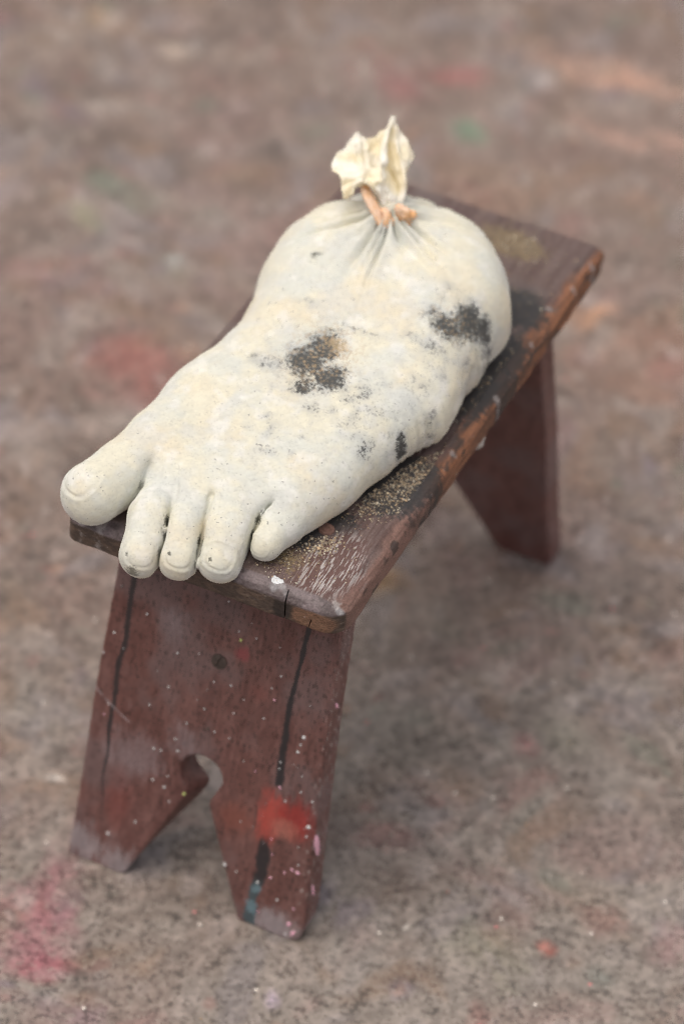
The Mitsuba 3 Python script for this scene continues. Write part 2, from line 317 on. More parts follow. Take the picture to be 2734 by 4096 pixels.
def leg_panel(sign):
    """The panel in x and z with its keyhole notch, sheared so that its foot stands out from the seat; sign -1 is the front one."""
    ang = np.radians(np.linspace(232, -38, 22))
    cx, cz, r = -.0002, .0738, .0114
    notch = [(-.0335, 0)] + [(-.0329, .0014)] + [(-.0062, .0605)] + [(cx + r * math.cos(a), cz + r * math.sin(a)) for a in ang] + [(.0058, .0600), (.0286, .0045), (.0300, 0)]
    edge = lambda t: WT + (WB - WT) * (1 - t)
    left = [(-WB + .0015, 0), (-WB, .0015)] + [(-edge(t) + .0004 * math.sin(9 * t), ZB * t) for t in np.linspace(.02, 1, 18)]
    left[-1] = (-WT, ZB + .002)
    right = [(edge(t) + .0005 * math.sin(7 * t + 1), ZB * t) for t in np.linspace(1, .06, 18)] + [(WB - .0004, .006), (WB - .002, .0018), (WB - .005, 0)]
    right[0] = (WT, ZB + .002)
    pts = left + right + notch[::-1]
    cs = m3.CrossSection([[list(q) for q in pts]], m3.FillRule.NonZero)
    m = cs.extrude(LT).refine_to_length(.0013)
    t = tm(m)
    trimesh.smoothing.filter_laplacian(t, lamb=.5, iterations=3)
    v = np.array(t.vertices)
    x, z, d = v[:, 0], v[:, 1], v[:, 2]
    line = -.0335 + .0273 * np.clip(z / .060, 0, 1.1)                          # the left cut of the notch was not sawn square
    x = x + np.clip(d / LT, 0, 1) * .0070 * np.clip(z / .05, 0, 1) * np.clip(1 - np.abs(x - line) / .014, 0, 1) * np.clip((.0645 - z) / .007, 0, 1)
    z = z + (ZB + .0012 - z.max()) * np.clip(z / ZB, 0, 1) - z.min() * (1 - np.clip(z / ZB, 0, 1))
    nn = meshkit.fbm(np.stack([x * 60, z * 25, d * 60], 1), 3, 5) - .5
    d = d + .0007 * nn * np.where(d > LT / 2, 1, -1)
    yf = -HL + SET - SPLAY * (1 - z / ZB)
    y = yf + d
    if sign > 0:
        y, x = -y, -x
    t.vertices = np.stack([x, y, z], 1)
    t.fix_normals()
    return t


put('wooden_stool__leg', leg_panel(-1), 'm_leg', smooth=45)
label('wooden_stool__leg', 'front plank leg with black painted lines, red smears and a keyhole notch')
put('wooden_stool__leg_001', leg_panel(1), 'm_back_leg', smooth=45)
label('wooden_stool__leg_001', 'back plank leg of plain dark red wood')

TH = math.atan2(SPLAY, ZB)                    # the front leg leans by this angle
leg_n = np.array([0, -math.cos(TH), math.sin(TH)])
leg_u = np.array([1.0, 0, 0])
leg_v = np.cross(leg_n, leg_u)


def on_leg(x, z, out=0.0):
    return np.array([x, -HL + SET - SPLAY * (1 - z / ZB), z]) + out * leg_n


def leg_frame(x, z, out):
    F = np.eye(4)
    F[:3, 0], F[:3, 1], F[:3, 2] = leg_u, leg_v, leg_n
    F[:3, 3] = on_leg(x, z, out)
    return F


def screw_head(r, slot_angle, dome=.0005):
    h = m3.Manifold.cylinder(.0012, r, r * .93, 32).translate([0, 0, -.0006])
    h = h + m3.Manifold.sphere(r * 3, 64).translate([0, 0, -r * 3 + .0006 + dome]) ^ m3.Manifold.cylinder(.004, r * .93, r * .93, 32).translate([0, 0, -.0006])
    h = h - m3.Manifold.cube([.0011, r * 2.4, .0016], True).rotate([0, 0, slot_angle]).translate([0, 0, .0010])
    return h


s = tm(screw_head(.0044, -18)); s.apply_transform(leg_frame(.0004, .1405, .0002))
put('wooden_stool__screw', s, 'm_iron', smooth=30)
label('wooden_stool__screw', 'slotted dark iron screw head in the middle of the front leg')
s = m3.Manifold.cylinder(.0012, .0042, .0036, 24).translate([0, 0, -.0004])
s = tm(s.refine_to_length(.001)); sv = np.array(s.vertices)
s.vertices = sv + np.array(s.vertex_normals) * (.0009 * (meshkit.fbm(sv * 500, 2, 4) - .5))[:, None]
s.apply_translation([.0400, -.1098, ZT + .0002])
put('wooden_stool__screw_001', s, 'm_rust', smooth=40)
label('wooden_stool__screw_001', 'rusty screw head in the seat beside the little toe')
s = tm(m3.Manifold.cylinder(.0006, .0009, .0006, 10)); s.apply_transform(leg_frame(-.0002, .1014, 0))
put('wooden_stool__nail', s, 'm_iron', smooth=30)


def blob(r, ell=1.0, ang=0.0, h=.00035, seed=0):
    """A dried drop of paint: low dome with an uneven outline, on its own local xy plane."""
    rr = np.random.default_rng(seed)
    n = 12
    t = np.linspace(0, 2 * np.pi, n, endpoint=False)
    w = r * (1 + .18 * np.interp(t, np.linspace(0, 2 * np.pi, 7), np.r_[(q := rr.uniform(-1, 1, 6)), q[0]]))
    c, s_ = math.cos(ang), math.sin(ang)
    V = []
    for k, hh in ((1.0, -.0003), (.85, h * .7), (.5, h)):
        a, b = w * np.cos(t) * k, w * np.sin(t) * k * ell
        V += [(a[i] * c - b[i] * s_, a[i] * s_ + b[i] * c, hh) for i in range(n)]
    V.append((0, 0, h * 1.05))
    F = []
    for k in range(2):
        for i in range(n):
            j = (i + 1) % n
            F += [[k * n + i, k * n + j, k * n + n + j], [k * n + i, k * n + n + j, k * n + n + i]]
    F += [[2 * n + i, 2 * n + (i + 1) % n, 3 * n] for i in range(n)]
    return trimesh.Trimesh(V, F, process=False)


WHITE = [(-.0404, .1514, .8), (-.0561, .1347, .8), (-.0603, .1216, .7), (-.0216, .1365, .8), (.008, .1605, .5), (.0174, .1602, .6), (-.0008, .1284, .6), (.0083, .1298, .7),
         (-.0238, .1161, .8), (-.0324, .1024, .7), (.0329, .1449, .7), (.0292, .1366, .6), (-.0035, .1116, .7), (.0118, .1154, .6), (.0276, .1188, .7), (-.0116, .1, .7), (.0035, .1011, .6),
         (-.0163, .0889, .8), (-.027, .0791, .8), (-.023, .0796, .7), (-.0141, .0828, .9), (-.0251, .0612, .9), (-.0185, .0596, 1.), (-.0176, .0665, .6), (.0159, .1248, .5), (-.0541, .0942, .6),
         (.0006, .1743, .7), (.0495, .1166, 1.5), (.0476, .1074, 1.1), (.0485, .1120, .7), (-.0311, .0335, 1.), (.0195, .0291, 1.3), (.0261, .0276, .6), (.0594, .0684, 1.5), (.0592, .0627, .7),
         (.0382, .0262, 1.), (.0209, .0911, .5), (.0455, .0779, .7), (-.0147, .0525, .6), (.0592, .0832, .8), (.0397, .0983, .6), (.0397, .0945, .6), (.0526, .0861, .6), (.0497, .0206, .8), (.0568, .0030, .8), (.0243, .0569, .5),
         (-.0105, .1406, .5), (.0116, .1007, .5), (-.045, .0205, 1.1), (-.050, .128, .4), (.052, .095, .5), (.050, .135, .4), (-.008, .115, .35), (.03, .16, .4), (.056, .055, .5), (.0575, .045, .6)]
for k in range(4):
    WHITE.append((rng.uniform(-.056, .056), rng.uniform(.10, .175), rng.uniform(.2, .34)))
for k in range(8):
    WHITE.append((rng.uniform(.030, .060), rng.uniform(.01, .10), rng.uniform(.2, .38)))


def leg_drops(items, seed):
    out = []
    for i, (x, z, r, *more) in enumerate(items):
        ell, ang = (more + [1.0, 0.0])[:2]
        b = blob(r * .00070, ell, ang, h=.00012 + .00012 * r, seed=seed + i)
        b.apply_transform(leg_frame(x, z, .0003)); out.append(b)
    return out


put('wooden_stool__leg__paint_specks', trimesh.util.concatenate(leg_drops(WHITE, 100)), 'm_white_paint')
label('wooden_stool__leg__paint_specks', 'white paint specks spattered over the front leg', kind='stuff')
PINK = [(.0511, .0378, .9), (.0444, .0318, .9), (.0548, .0410, 1.4, .5, -.5), (.0580, .0405, 1.9, .6, -.4), (.0415, .0538, .7), (.0590, .0191, .8), (.0580, .0095, 1.6), (.0608, .0050, 2.6, .5, 1.1),
        (.0416, .0843, 1.5, .35, -1.0), (.0408, .0098, .7), (.0315, .1308, .8), (-.0556, .0876, .7), (.0276, .088, .6), (.0433, .0453, .6)]
for i, b in enumerate(leg_drops(PINK, 300)):
    put('wooden_stool__leg__paint_drop' + (f'_{i:03d}' if i else ''), b, 'm_pink_paint')
label('wooden_stool__leg__paint_drop', 'pink paint drop')
for i, (q, zz, ln) in enumerate(((.0045, .056, .0100), (.0060, .028, .0055), (.006, .135, .0025))):   # runs of pink paint on the leg's right hand side
    b = blob(ln, .26, math.pi / 2 + TH, h=.0008, seed=400 + i)
    F = np.eye(4); F[:3, 0], F[:3, 1], F[:3, 2] = [0, 1, 0], [0, 0, 1], [1, 0, 0]
    xe = WT + (WB - WT) * (1 - zz / ZB)
    F[:3, 3] = [xe + .0001, -HL + SET - SPLAY * (1 - zz / ZB) + q, zz]
    b.apply_transform(F)
    put(f'wooden_stool__leg__paint_run' + (f'_{i:03d}' if i else ''), b, 'm_pink_paint')
for i, (x, z) in enumerate(((.0097, .1561), (-.0075, .0600))):
    b = blob(.0009, .7, 1.2, seed=500 + i); b.apply_transform(leg_frame(x, z, .0003))
    put(f'wooden_stool__leg__green_fleck' + (f'_{i:03d}' if i else ''), b, 'm_green_paint')
# crust of dried white paint hanging under the right hand edge
c0 = trimesh.creation.icosphere(3, .5); cv = np.array(c0.vertices)
cv = cv * [.004, .011, .006] * (1 + .9 * (meshkit.fbm(cv * 4, 3, 2) - .5))[:, None]
c0.vertices = cv + [HW - .001, .0005, ZB + .0005]
put('wooden_stool__seat__paint_crust', c0, 'm_crust', smooth=False)


# ---------------------------------------------------------------- the foot shaped latex bag
OUTLINE = np.array([
    [-0.063, -0.111], [-0.0645, -0.0866], [-0.0627, -0.066], [-0.0606, -0.0603], [-0.0578, -0.0527], [-0.0548, -0.045], [-0.0532, -0.0351], [-0.0516, -0.0282], [-0.0512, -0.0226], [-0.0526, -0.015], [-0.0543, -0.0017], [-0.0589, 0.0125], [-0.0607, 0.0292], [-0.0605, 0.0453], [-0.0562, 0.0571], [-0.0511, 0.0697], [-0.0442, 0.0771], [-0.0359, 0.0843], [-0.0288, 0.0899],
    [-0.0194, 0.094], [-0.01, 0.0963], [-0.0004, 0.099],
    [0.0107, 0.0987], [0.0231, 0.0954], [0.0353, 0.0884], [0.0442, 0.0795], [0.0536, 0.0687], [0.059, 0.0583], [0.0645, 0.046], [0.064, 0.0377], [0.0628, 0.0243], [0.064, 0.0114], [0.0626, 0.0001], [0.0646, -0.0111], [0.0657, -0.0246], [0.0656, -0.0344], [0.06, -0.0427], [0.0566, -0.0519], [0.0549, -0.0575], [0.0528, -0.0691], [0.0492, -0.0792], [0.0474, -0.0921], [0.0457, -0.0973], [0.0406, -0.1054], [0.0373, -0.1146], [0.0344, -0.1222], [0.0213, -0.1335], [-0.0006, -0.147], [-0.0159, -0.15], [-0.03, -0.1465], [-0.042, -0.1375], [-0.0575, -0.125]])
TOES = {
    'big': [(-.0478, -.1120, .2375, .0155), (-.0527, -.1325, .2375, .0149), (-.0602, -.1552, .2370, .0150)],
    'two': [(-.0344, -.1265, .2345, .0110), (-.0302, -.1516, .2338, .0103), (-.0255, -.1716, .2263, .0103)],
    'three': [(-.0193, -.1290, .2345, .0105), (-.0138, -.1516, .2333, .0099), (-.0095, -.1644, .2263, .0106)],
    'four': [(.0013, -.1234, .2340, .0112), (.0058, -.1447, .2323, .0121), (.0077, -.1556, .2263, .0113)],
    'five': [(.0271, -.1002, .2330, .0100), (.0247, -.1243, .2323, .0098), (.0231, -.1411, .2308, .0084)]}


CLEFTS = [[(-.0412, -.1340, .2470), (-.0414, -.1410, .2400), (-.0415, -.1450, .2300), (-.041, -.1520, .2150)],
          [(-.0235, -.1420, .2455), (-.0217, -.1500, .2385), (-.0178, -.1640, .2270), (-.0160, -.1800, .2100)],
          [(-.0070, -.1380, .2450), (-.0056, -.1460, .2375), (-.0025, -.1570, .2280), (.0005, -.1750, .2100)],
          [(.0190, -.1270, .2415), (.0158, -.1330, .2355), (.0163, -.1410, .2250), (.0190, -.1560, .2100)]]


def closed_spline(P, n=220):
    tck, _ = splprep(np.vstack([P, P[:1]]).T, s=0, per=True)
    return np.array(splev(np.linspace(0, 1, n, endpoint=False), tck)).T


def signed_plan_distance(px, py, poly):
    d2, ins = np.full(px.shape, 9.0), np.zeros(px.shape, bool)
    for i in range(len(poly)):
        a, b = poly[i], poly[(i + 1) % len(poly)]
        e = b - a
        t = np.clip(((px - a[0]) * e[0] + (py - a[1]) * e[1]) / (e @ e + 1e-15), 0, 1)
        d2 = np.minimum(d2, (px - a[0] - t * e[0])**2 + (py - a[1] - t * e[1])**2)
        ins ^= ((a[1] > py) != (b[1] > py)) & (px < e[0] * (py - a[1]) / (e[1] + 1e-15) + a[0])
    return np.where(ins, np.sqrt(d2), -np.sqrt(d2))


def smin(a, b, k):
    h = np.clip(.5 + .5 * (b - a) / k, 0, 1)
    return b * (1 - h) + a * h - k * h * (1 - h)


def cone(X, a, b):
    p, q = np.array(a[:3]), np.array(b[:3]); e = q - p
    t = np.clip(sum((X[i] - p[i]) * e[i] for i in range(3)) / (e @ e), 0, 1)
    return np.sqrt(sum((X[i] - p[i] - t * e[i])**2 for i in range(3))) - (a[3] + (b[3] - a[3]) * t)


def surface_nets(F, org, vox):
    s = F < 0
    nx, ny, nz = F.shape
    c = np.zeros((nx - 1, ny - 1, nz - 1), np.int8)
    cor = [(i, j, k) for i in (0, 1) for j in (0, 1) for k in (0, 1)]
    for i, j, k in cor:
        c += s[i:nx - 1 + i, j:ny - 1 + j, k:nz - 1 + k]
    idx = np.argwhere((c > 0) & (c < 8))
    vid = np.full(c.shape, -1, np.int32); vid[tuple(idx.T)] = np.arange(len(idx))
    acc, cnt = np.zeros((len(idx), 3)), np.zeros(len(idx))
    for a in cor:
        for ax in range(3):
            if a[ax]:
                continue
            b = list(a); b[ax] = 1
            fa = F[idx[:, 0] + a[0], idx[:, 1] + a[1], idx[:, 2] + a[2]]; fb = F[idx[:, 0] + b[0], idx[:, 1] + b[1], idx[:, 2] + b[2]]
            m = (fa < 0) != (fb < 0)
            t = np.where(m, fa / (fa - fb + 1e-20), 0)
            p = np.tile(np.array(a, float), (len(idx), 1)); p[:, ax] += t
            acc[m] += p[m]; cnt[m] += 1
    V, Q = (idx + acc / cnt[:, None]) * vox + org, []
    for ax in range(3):
        u, w = [(1, 2), (2, 0), (0, 1)][ax]
        s0, s1 = [slice(1, -1)] * 3, [slice(1, -1)] * 3
        s0[ax], s1[ax] = slice(0, -1), slice(1, None)
        a, b = s[tuple(s0)], s[tuple(s1)]
        e = np.argwhere(a != b); flip = a[tuple(e.T)]
        o = np.ones(3, int); o[ax] = 0; e = e + o

        def g(du, dw):
            q = e.copy(); q[:, u] -= du; q[:, w] -= dw
            return vid[tuple(q.T)]
        q = np.stack([g(1, 1), g(0, 1), g(0, 0), g(1, 0)], 1)
        q[~flip] = q[~flip][:, ::-1]; Q.append(q)
    Q = np.vstack(Q)
    return V, np.vstack([Q[:, [0, 1, 2]], Q[:, [0, 2, 3]]])


def foot_mesh(vox=.00075):
    lo, hi = np.array([-.088, -.194, ZT - .0105]), np.array([.076, .112, ZT + .0665])
    # the bag: height from the distance to its outline, on a grid twice as coarse, then refined
    cv_ = 2 * vox
    ax = [np.arange(lo[i], hi[i], cv_) for i in range(3)]
    px, py = np.meshgrid(ax[0], ax[1], indexing='ij')
    d = signed_plan_distance(px, py, closed_spline(OUTLINE))
    H = np.interp(py, [-.17, -.14, -.10, -.05, -.01, .03, .06, .09, .12], [.023, .026, .030, .037, .045, .053, .056, .055, .052])
    H = H + .004 * np.exp(-((px + .04) / .03)**2 - ((py + .06) / .05)**2)
    w, zm = np.clip(H * .85, .012, .040), np.clip(.36 * H, .007, .017)
    u = 1 - np.clip(d / w, 0, 1)
    top = zm + (H - zm) * (1 - u**2.6)**(1 / 2.4)
    u2 = 1 - np.clip(d / np.minimum(zm, .014), 0, 1)
    bot = zm * (1 - np.sqrt(np.clip(1 - u2**2, 0, 1)))
    z = ax[2] - ZT
    occ = (d[..., None] > 0) & (z < top[..., None]) & (z > bot[..., None])
    F = ndi.gaussian_filter((ndi.distance_transform_edt(~occ) - ndi.distance_transform_edt(occ)).astype(np.float32), 1.4) * cv_
    n = [int(2 * s - 1) for s in F.shape]
    F = ndi.zoom(F, [a / b for a, b in zip(n, F.shape)], order=1, grid_mode=False)
    ax = [lo[i] + vox * np.arange(n[i]) for i in range(3)]
    X = np.meshgrid(*ax, indexing='ij', sparse=True)
    # toes
    ny = int((-.085 - lo[1]) / vox)
    Xt = [X[0], X[1][:, :ny], X[2]]
    G = None
    ramp = lambda a, b, q: np.clip((q - a) / (b - a), 0, 1)**2 * (3 - 2 * np.clip((q - a) / (b - a), 0, 1))
    cleft = np.interp(X[0], [-.050, -.0412, -.0217, -.0056, .0158, .025], [-.141, -.141, -.150, -.146, -.133, -.130])      # where the clefts between the toes end
    kk = .0005 + .0090 * ramp(cleft + .001, cleft + .018, Xt[1])
    for k, pts in TOES.items():
        g = smin(cone(Xt, pts[0], pts[1]), cone(Xt, pts[1], pts[2]), .006)
        G = g if G is None else smin(G, g, kk)
    kb = .0030 + .0120 * ramp(cleft + .002, cleft + .022, Xt[1])
    F[:, :ny] = smin(F[:, :ny], G.astype(np.float32), kb.astype(np.float32))
    # the clefts between the toes: deep where the toes part, running out as a crease on the foot
    for c in CLEFTS:
        c = np.array(c)
        q = None
        for a, b in zip(c[:-1], c[1:]):
            e = b[:2] - a[:2]
            t = np.clip(((Xt[0] - a[0]) * e[0] + (Xt[1] - a[1]) * e[1]) / (e @ e), 0, 1)
            plan = np.sqrt((Xt[0] - a[0] - t * e[0])**2 + (Xt[1] - a[1] - t * e[1])**2) - .00045
            deep = (a[2] + (b[2] - a[2]) * t) - Xt[2]
            w_ = np.maximum(plan, deep)
            q = w_ if q is None else np.minimum(q, w_)
        F[:, :ny] = -smin(-F[:, :ny], q.astype(np.float32), .0030)
    # the neck the bag is gathered into
    y1 = int((K[1] - .03 - lo[1]) / vox)
    Xn = [X[0], X[1][:, y1:], X[2]]
    g = cone(Xn, (K[0], K[1], K[2] - .012, .0075), (K[0] - .0005, K[1] + .001, K[2] + .003, .0040))
    F[:, y1:] = smin(F[:, y1:], g.astype(np.float32), .014)
    V, Fc = surface_nets(F, lo, vox)
    t = trimesh.Trimesh(V, Fc, process=False)
    trimesh.smoothing.filter_taubin(t, lamb=.5, nu=.52, iterations=14)
    return t


foot = foot_mesh()
V, N = np.array(foot.vertices), np.array(foot.vertex_normals)
disp = np.zeros(len(V))
# gentle unevenness of a filled skin
disp += .0009 * (meshkit.fbm(V * 34, 2, 21) - .5) + .0004 * (meshkit.fbm(V * 130, 2, 5) - .5)
# pleats running out from the tie: valley angles in plan, width, length, depth
rel = V - K
rad, ang = np.hypot(rel[:, 0], rel[:, 1]), np.degrees(np.arctan2(rel[:, 1], rel[:, 0]))
PLEATS = [(-157, 1.0), (-133, 1.1), (-98, 1.2), (-80, .9), (-69, 1.1), (-53, 1.2), (-31, 1.1), (-12, .9), (8, 1.0), (32, 1.0), (58, 1.0), (85, 1.0), (112, 1.0), (138, 1.0), (168, .9), (203, 1.0)]   # valley angles, depths
up = np.clip((N[:, 2] + .55) / .5, 0, 1)
bent = ang - 9 * np.sin(ang * .11) * np.clip(rad / .03, 0, 1.5)
bent = (bent + 157) % 360 - 157
pa, pd = np.array([q[0] for q in PLEATS], float), np.array([q[1] for q in PLEATS])
k_ = np.clip(np.searchsorted(pa, bent, 'right') - 1, 0, len(pa) - 2)
fr = np.clip((bent - pa[k_]) / (pa[k_ + 1] - pa[k_]), 0, 1)
ridge = np.abs(np.sin(np.pi * fr))**.9                                  # round ridges, sharp valleys
deep = pd[k_] * (1 - fr) + pd[k_ + 1] * fr
reach = np.exp(-(rad / (.027 + .006 * np.sin(ang * .31)))**1.8) * np.clip((rad - .002) / .006, 0, 1)
disp += up * deep * .0122 * reach * (ridge - .66) * np.clip(np.radians(pa[k_ + 1] - pa[k_]) * rad / .0045, .35, 1)
# small wrinkles at the ankle (left side) and cracks between the toes
for (cx, cy, cz), (dx, dy), a, sp in (((-.050, -.020, .235), (.9, .35), .0009, .0045), ((-.052, -.046, .232), (.9, .3), .0008, .005), ((.064, .010, .235), (.9, -.3), .0007, .006), ((.058, -.045, .235), (.8, -.4), .0006, .005)):
    r2 = ((V[:, 0] - cx)**2 + (V[:, 1] - cy)**2 + (V[:, 2] - cz)**2) / .016**2
    disp += a * np.exp(-r2) * np.sin(((V[:, 0] - cx) * -dy + (V[:, 1] - cy) * dx) / sp * 2 * np.pi)
for c0_, c1_, wd, dp in (((-.0230, -.1450, .2450), (-.0262, -.1330, .2490), .0012, .0009), ((-.0068, -.1400, .2450), (-.0075, -.1270, .2480), .0013, .0009), ((.0185, -.1280, .2410), (.0275, -.1190, .2430), .0013, .0010),
                         ((-.0412, -.1350, .2460), (-.0395, -.1230, .2520), .0016, .0009), ((-.0050, -.0890, .2535), (.0015, -.0850, .2535), .0012, .0004)):
    a_, b_ = np.array(c0_), np.array(c1_); e = b_ - a_
    t = np.clip(((V - a_) @ e) / (e @ e), 0, 1)
    dd = np.linalg.norm(V - a_ - t[:, None] * e, axis=1)
    disp -= dp * (1 - .6 * t) * np.exp(-(dd / wd)**2)
# toenails: centre, normal, direction towards the tip, half width, half length
NAILS = [((-.0635, -.1610, .2500), (-.10, -.45, .88), (-.33, -.94, 0), .0075, .0078), ((-.0228, -.1780, .2338), (.20, -.68, .70), (.22, -.97, 0), .0058, .0056), ((-.0068, -.1704, .2344), (.20, -.62, .75), (.25, -.96, 0), .0058, .0058),
         ((.0100, -.1630, .2344), (.22, -.66, .71), (.15, -.98, 0), .0060, .0056), ((.0222, -.1485, .2345), (0, -.90, .44), (-.15, -.98, 0), .0046, .0034)]
nail_e = np.full((len(NAILS), len(V)), 9.0)
for i, (c, nn, tt, ra, rb) in enumerate(NAILS):
    c, nn, tt = (np.array(q, float) for q in (c, nn, tt))
    nn /= np.linalg.norm(nn)
    tt = tt - nn * (tt @ nn); tt /= np.linalg.norm(tt)
    ss = np.cross(nn, tt)
    q = V - c
    a, b, h = q @ ss, q @ tt, q @ nn
    e = (np.abs(a / ra)**2.6 + np.abs(b / rb)**2.6)**(1 / 2.6)
    e = np.where((np.abs(h) < .006) & (N @ nn > .2), e, 9.0)
    e = e + .10 * (meshkit.fbm(V * 260, 2, i) - .5) * (e < 3)
    nail_e[i] = e
    side = np.clip(.35 + .65 * b / rb, .12, 1) * np.clip(.2 + 1.6 * meshkit.noise(V * 320, i + 60), .3, 1.4)
    soft = .65 if i == 0 else .55
    disp += -.00045 * soft * np.exp(-((e - 1.06) / .10)**2) * side + .00036 * soft * np.exp(-((e - .90) / .09)**2) * side + .0003 * np.exp(-((e - 1.28) / .12)**2) - .00028 * np.exp(-(e / .6)**2)
foot.vertices = V + N * disp[:, None]
V = np.array(foot.vertices)


def spot_noise(p, f):
    return fbm(p.x * f, p.y * f, p.z * f, octaves=2) - .5


SOOT = [  # plan x, y, radius, stretch x, stretch y, strength: graphite dust rubbed into the skin
    (.0010, -.035, .0118, .85, 1.25, 1.08), (-.0035, -.046, .0125, 1., .95, 1.12), (.0110, -.0500, .0112, .95, .95, 1.04), (.0014, -.0585, .0095, 1., 1., .82), (-.0125, -.052, .0090, 1.3, .8, .58), (-.021, -.056, .0100, 1.5, .7, .50),
    (.0535, .0165, .0105, .85, 1.15, 1.08), (.0475, .0050, .0105, 1., .9, 1.0), (.0590, .0210, .0080, .8, 1.2, .95), (.0395, .0065, .0090, 1.2, .9, .66), (.0430, -.0120, .0120, 1.2, 1., .50), (.0300, -.052, .0090, .9, 1.1, .54), (.024, -.060, .008, 1., 1., .46),
    (-.0034, -.0862, .0065, 1.3, .9, .46), (.0050, -.1030, .0050, 1.1, .9, .50), (.0426, -.0770, .0075, .8, 1.3, .56), (.0540, -.0590, .0042, .7, 1.2, 1.0), (.0605, -.0400, .0070, .6, 1.4, .52), (.0116, -.0703, .0050, 1.1, 1., .60),
    (.0500, -.0330, .0120, 1., 1.2, .40), (.0630, .0150, .0090, .6, 1.4, .50), (.0640, -.0010, .0130, .6, 1.2, .42), (.0085, -.0180, .0110, 1.7, .35, .46), (.040, .022, .012, 1., 1., .42), (-.02, -.012, .008, 1.4, .5, .34),
    (.034, -.060, .034, 1., 1.1, .38), (.048, -.010, .028, .8, 1.2, .38), (-.002, -.050, .028, 1.2, .9, .37), (.004, -.090, .026, 1., 1., .29)]
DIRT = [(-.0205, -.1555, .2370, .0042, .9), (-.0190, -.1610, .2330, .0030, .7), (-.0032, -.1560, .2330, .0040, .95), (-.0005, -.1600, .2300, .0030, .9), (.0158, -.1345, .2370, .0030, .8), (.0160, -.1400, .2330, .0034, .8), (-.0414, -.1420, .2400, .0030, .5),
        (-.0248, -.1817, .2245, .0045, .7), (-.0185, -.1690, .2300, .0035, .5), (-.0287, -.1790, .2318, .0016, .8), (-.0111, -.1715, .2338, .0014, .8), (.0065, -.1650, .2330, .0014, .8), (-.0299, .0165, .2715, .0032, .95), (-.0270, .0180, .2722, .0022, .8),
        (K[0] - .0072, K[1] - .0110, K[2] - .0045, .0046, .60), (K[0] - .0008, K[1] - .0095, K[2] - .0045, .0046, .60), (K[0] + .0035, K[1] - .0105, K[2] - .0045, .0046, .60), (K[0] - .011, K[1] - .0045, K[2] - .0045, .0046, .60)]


def foot_colour(p, n, uv):
    x, y, z = p.x, p.y, p.z
    a = fbm(x * 62, y * 62, z * 62, octaves=4)
    b = fbm(x * 48 + 7, y * 48, z * 48 + 3, octaves=4)
    c = mix((.662, .636, .530), (.600, .608, .560), smoothstep(.36, .66, a))
    c = mix(c, mi.Color3f(.67, .575, .42), .44 * smoothstep(.46, .74, b))
    c = mix(c, mi.Color3f(.545, .56, .565), .42 * smoothstep(.46, .74, fbm(x * 90 + 2, y * 90, z * 90, octaves=3)))
    c = mix(c, mi.Color3f(.74, .735, .71), .50 * smoothstep(.52, .76, fbm(x * 150, y * 150 + 5, z * 120, octaves=3)))
    # gritty grain of the dusted latex
    g1 = noise(x * 1000, y * 1000, z * 1000)
    g2 = fbm(x * 420, y * 420, z * 420, octaves=2)
    c = c * (1 + .10 * (g1 - .5) + .15 * (g2 - .5))
    speck = smoothstep(.885, .925, noise(x * 780 + 3, y * 780, z * 780)) * smoothstep(.36, .60, fbm(x * 40, y * 40, z * 40 + 9, octaves=2))
    c = mix(c, mi.Color3f(.12, .115, .10), .60 * speck)
    # soot in patches: solid where thick, single specks where thin; it clings in the grain
    wob = .80 * (fbm(x * 190, y * 190, z * 190, octaves=4) - .5)
    k = mi.Float(0)
    for sx, sy, r, ex, ey, st in SOOT:
        k = dr.maximum(k, st * gauss(p, (sx, sy), r, ex, ey))
    k = dr.select(z > ZT + .012, k, k * .5)
    pat = .3 * noise(x * 520, y * 520, z * 520) + .7 * noise(x * 1350, y * 1350, z * 1350)
    cov = smoothstep(-.26, .30, smoothstep(.16, 1.10, k + .50 * wob) - (.14 + .72 * smoothstep(.22, .78, pat)))
    film = smoothstep(.10, .80, k + 1.1 * wob)
    c = mix(c, mi.Color3f(.31, .325, .34), .72 * film * (.6 + .8 * (g2 - .2)))
    c = mix(c, mi.Color3f(.032, .033, .034), .92 * cov)
    tan = smoothstep(.58, .70, noise(x * 1000 + 11, y * 1000, z * 1000)) * (gauss(p, (.002, -.038), .015, 1., 1.2) + .55 * gauss(p, (.047, .008), .012))
    c = mix(c, mi.Color3f(.42, .30, .18), dr.clip(tan, 0, 1) * .8)
    c = mix(c, mi.Color3f(.56, .42, .25), .55 * smoothstep(.3, .9, gauss(p, (.006, -.030), .006) + wob + .5 * (g1 - .5)))
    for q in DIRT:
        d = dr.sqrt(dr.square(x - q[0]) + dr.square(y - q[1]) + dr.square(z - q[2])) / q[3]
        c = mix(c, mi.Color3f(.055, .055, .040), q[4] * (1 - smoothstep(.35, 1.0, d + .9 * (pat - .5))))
    return dr.clip(c, .015, .9)


scene['m_foot'] = {'type': 'twosided', 'b': {'type': 'bumpmap', 'arbitrary': proc(lambda p, n, uv: fbm(p.x * 520, p.y * 520, p.z * 520, octaves=3), eps=3e-4), 'scale': 0.00013,
                   'bsdf': {'type': 'principled', 'base_color': proc(foot_colour), 'roughness': .58, 'specular': .35}}}
ff = np.array(foot.faces)
fe = np.stack([nail_e[i][ff].mean(1) for i in range(len(NAILS))])
which = np.where(fe.min(0) < 1.0, fe.argmin(0), -1)
normals = np.array(foot.vertex_normals)


def piece(sel):
    ids, inv = np.unique(ff[sel], return_inverse=True)
    path = meshkit.write_ply(trimesh.Trimesh(V[ids], inv.reshape(-1, 3), process=False), True, None, None, normals[ids])
    return {'type': 'ply', 'filename': path, 'face_normals': False, 'bsdf': {'type': 'ref', 'id': 'm_foot'}}


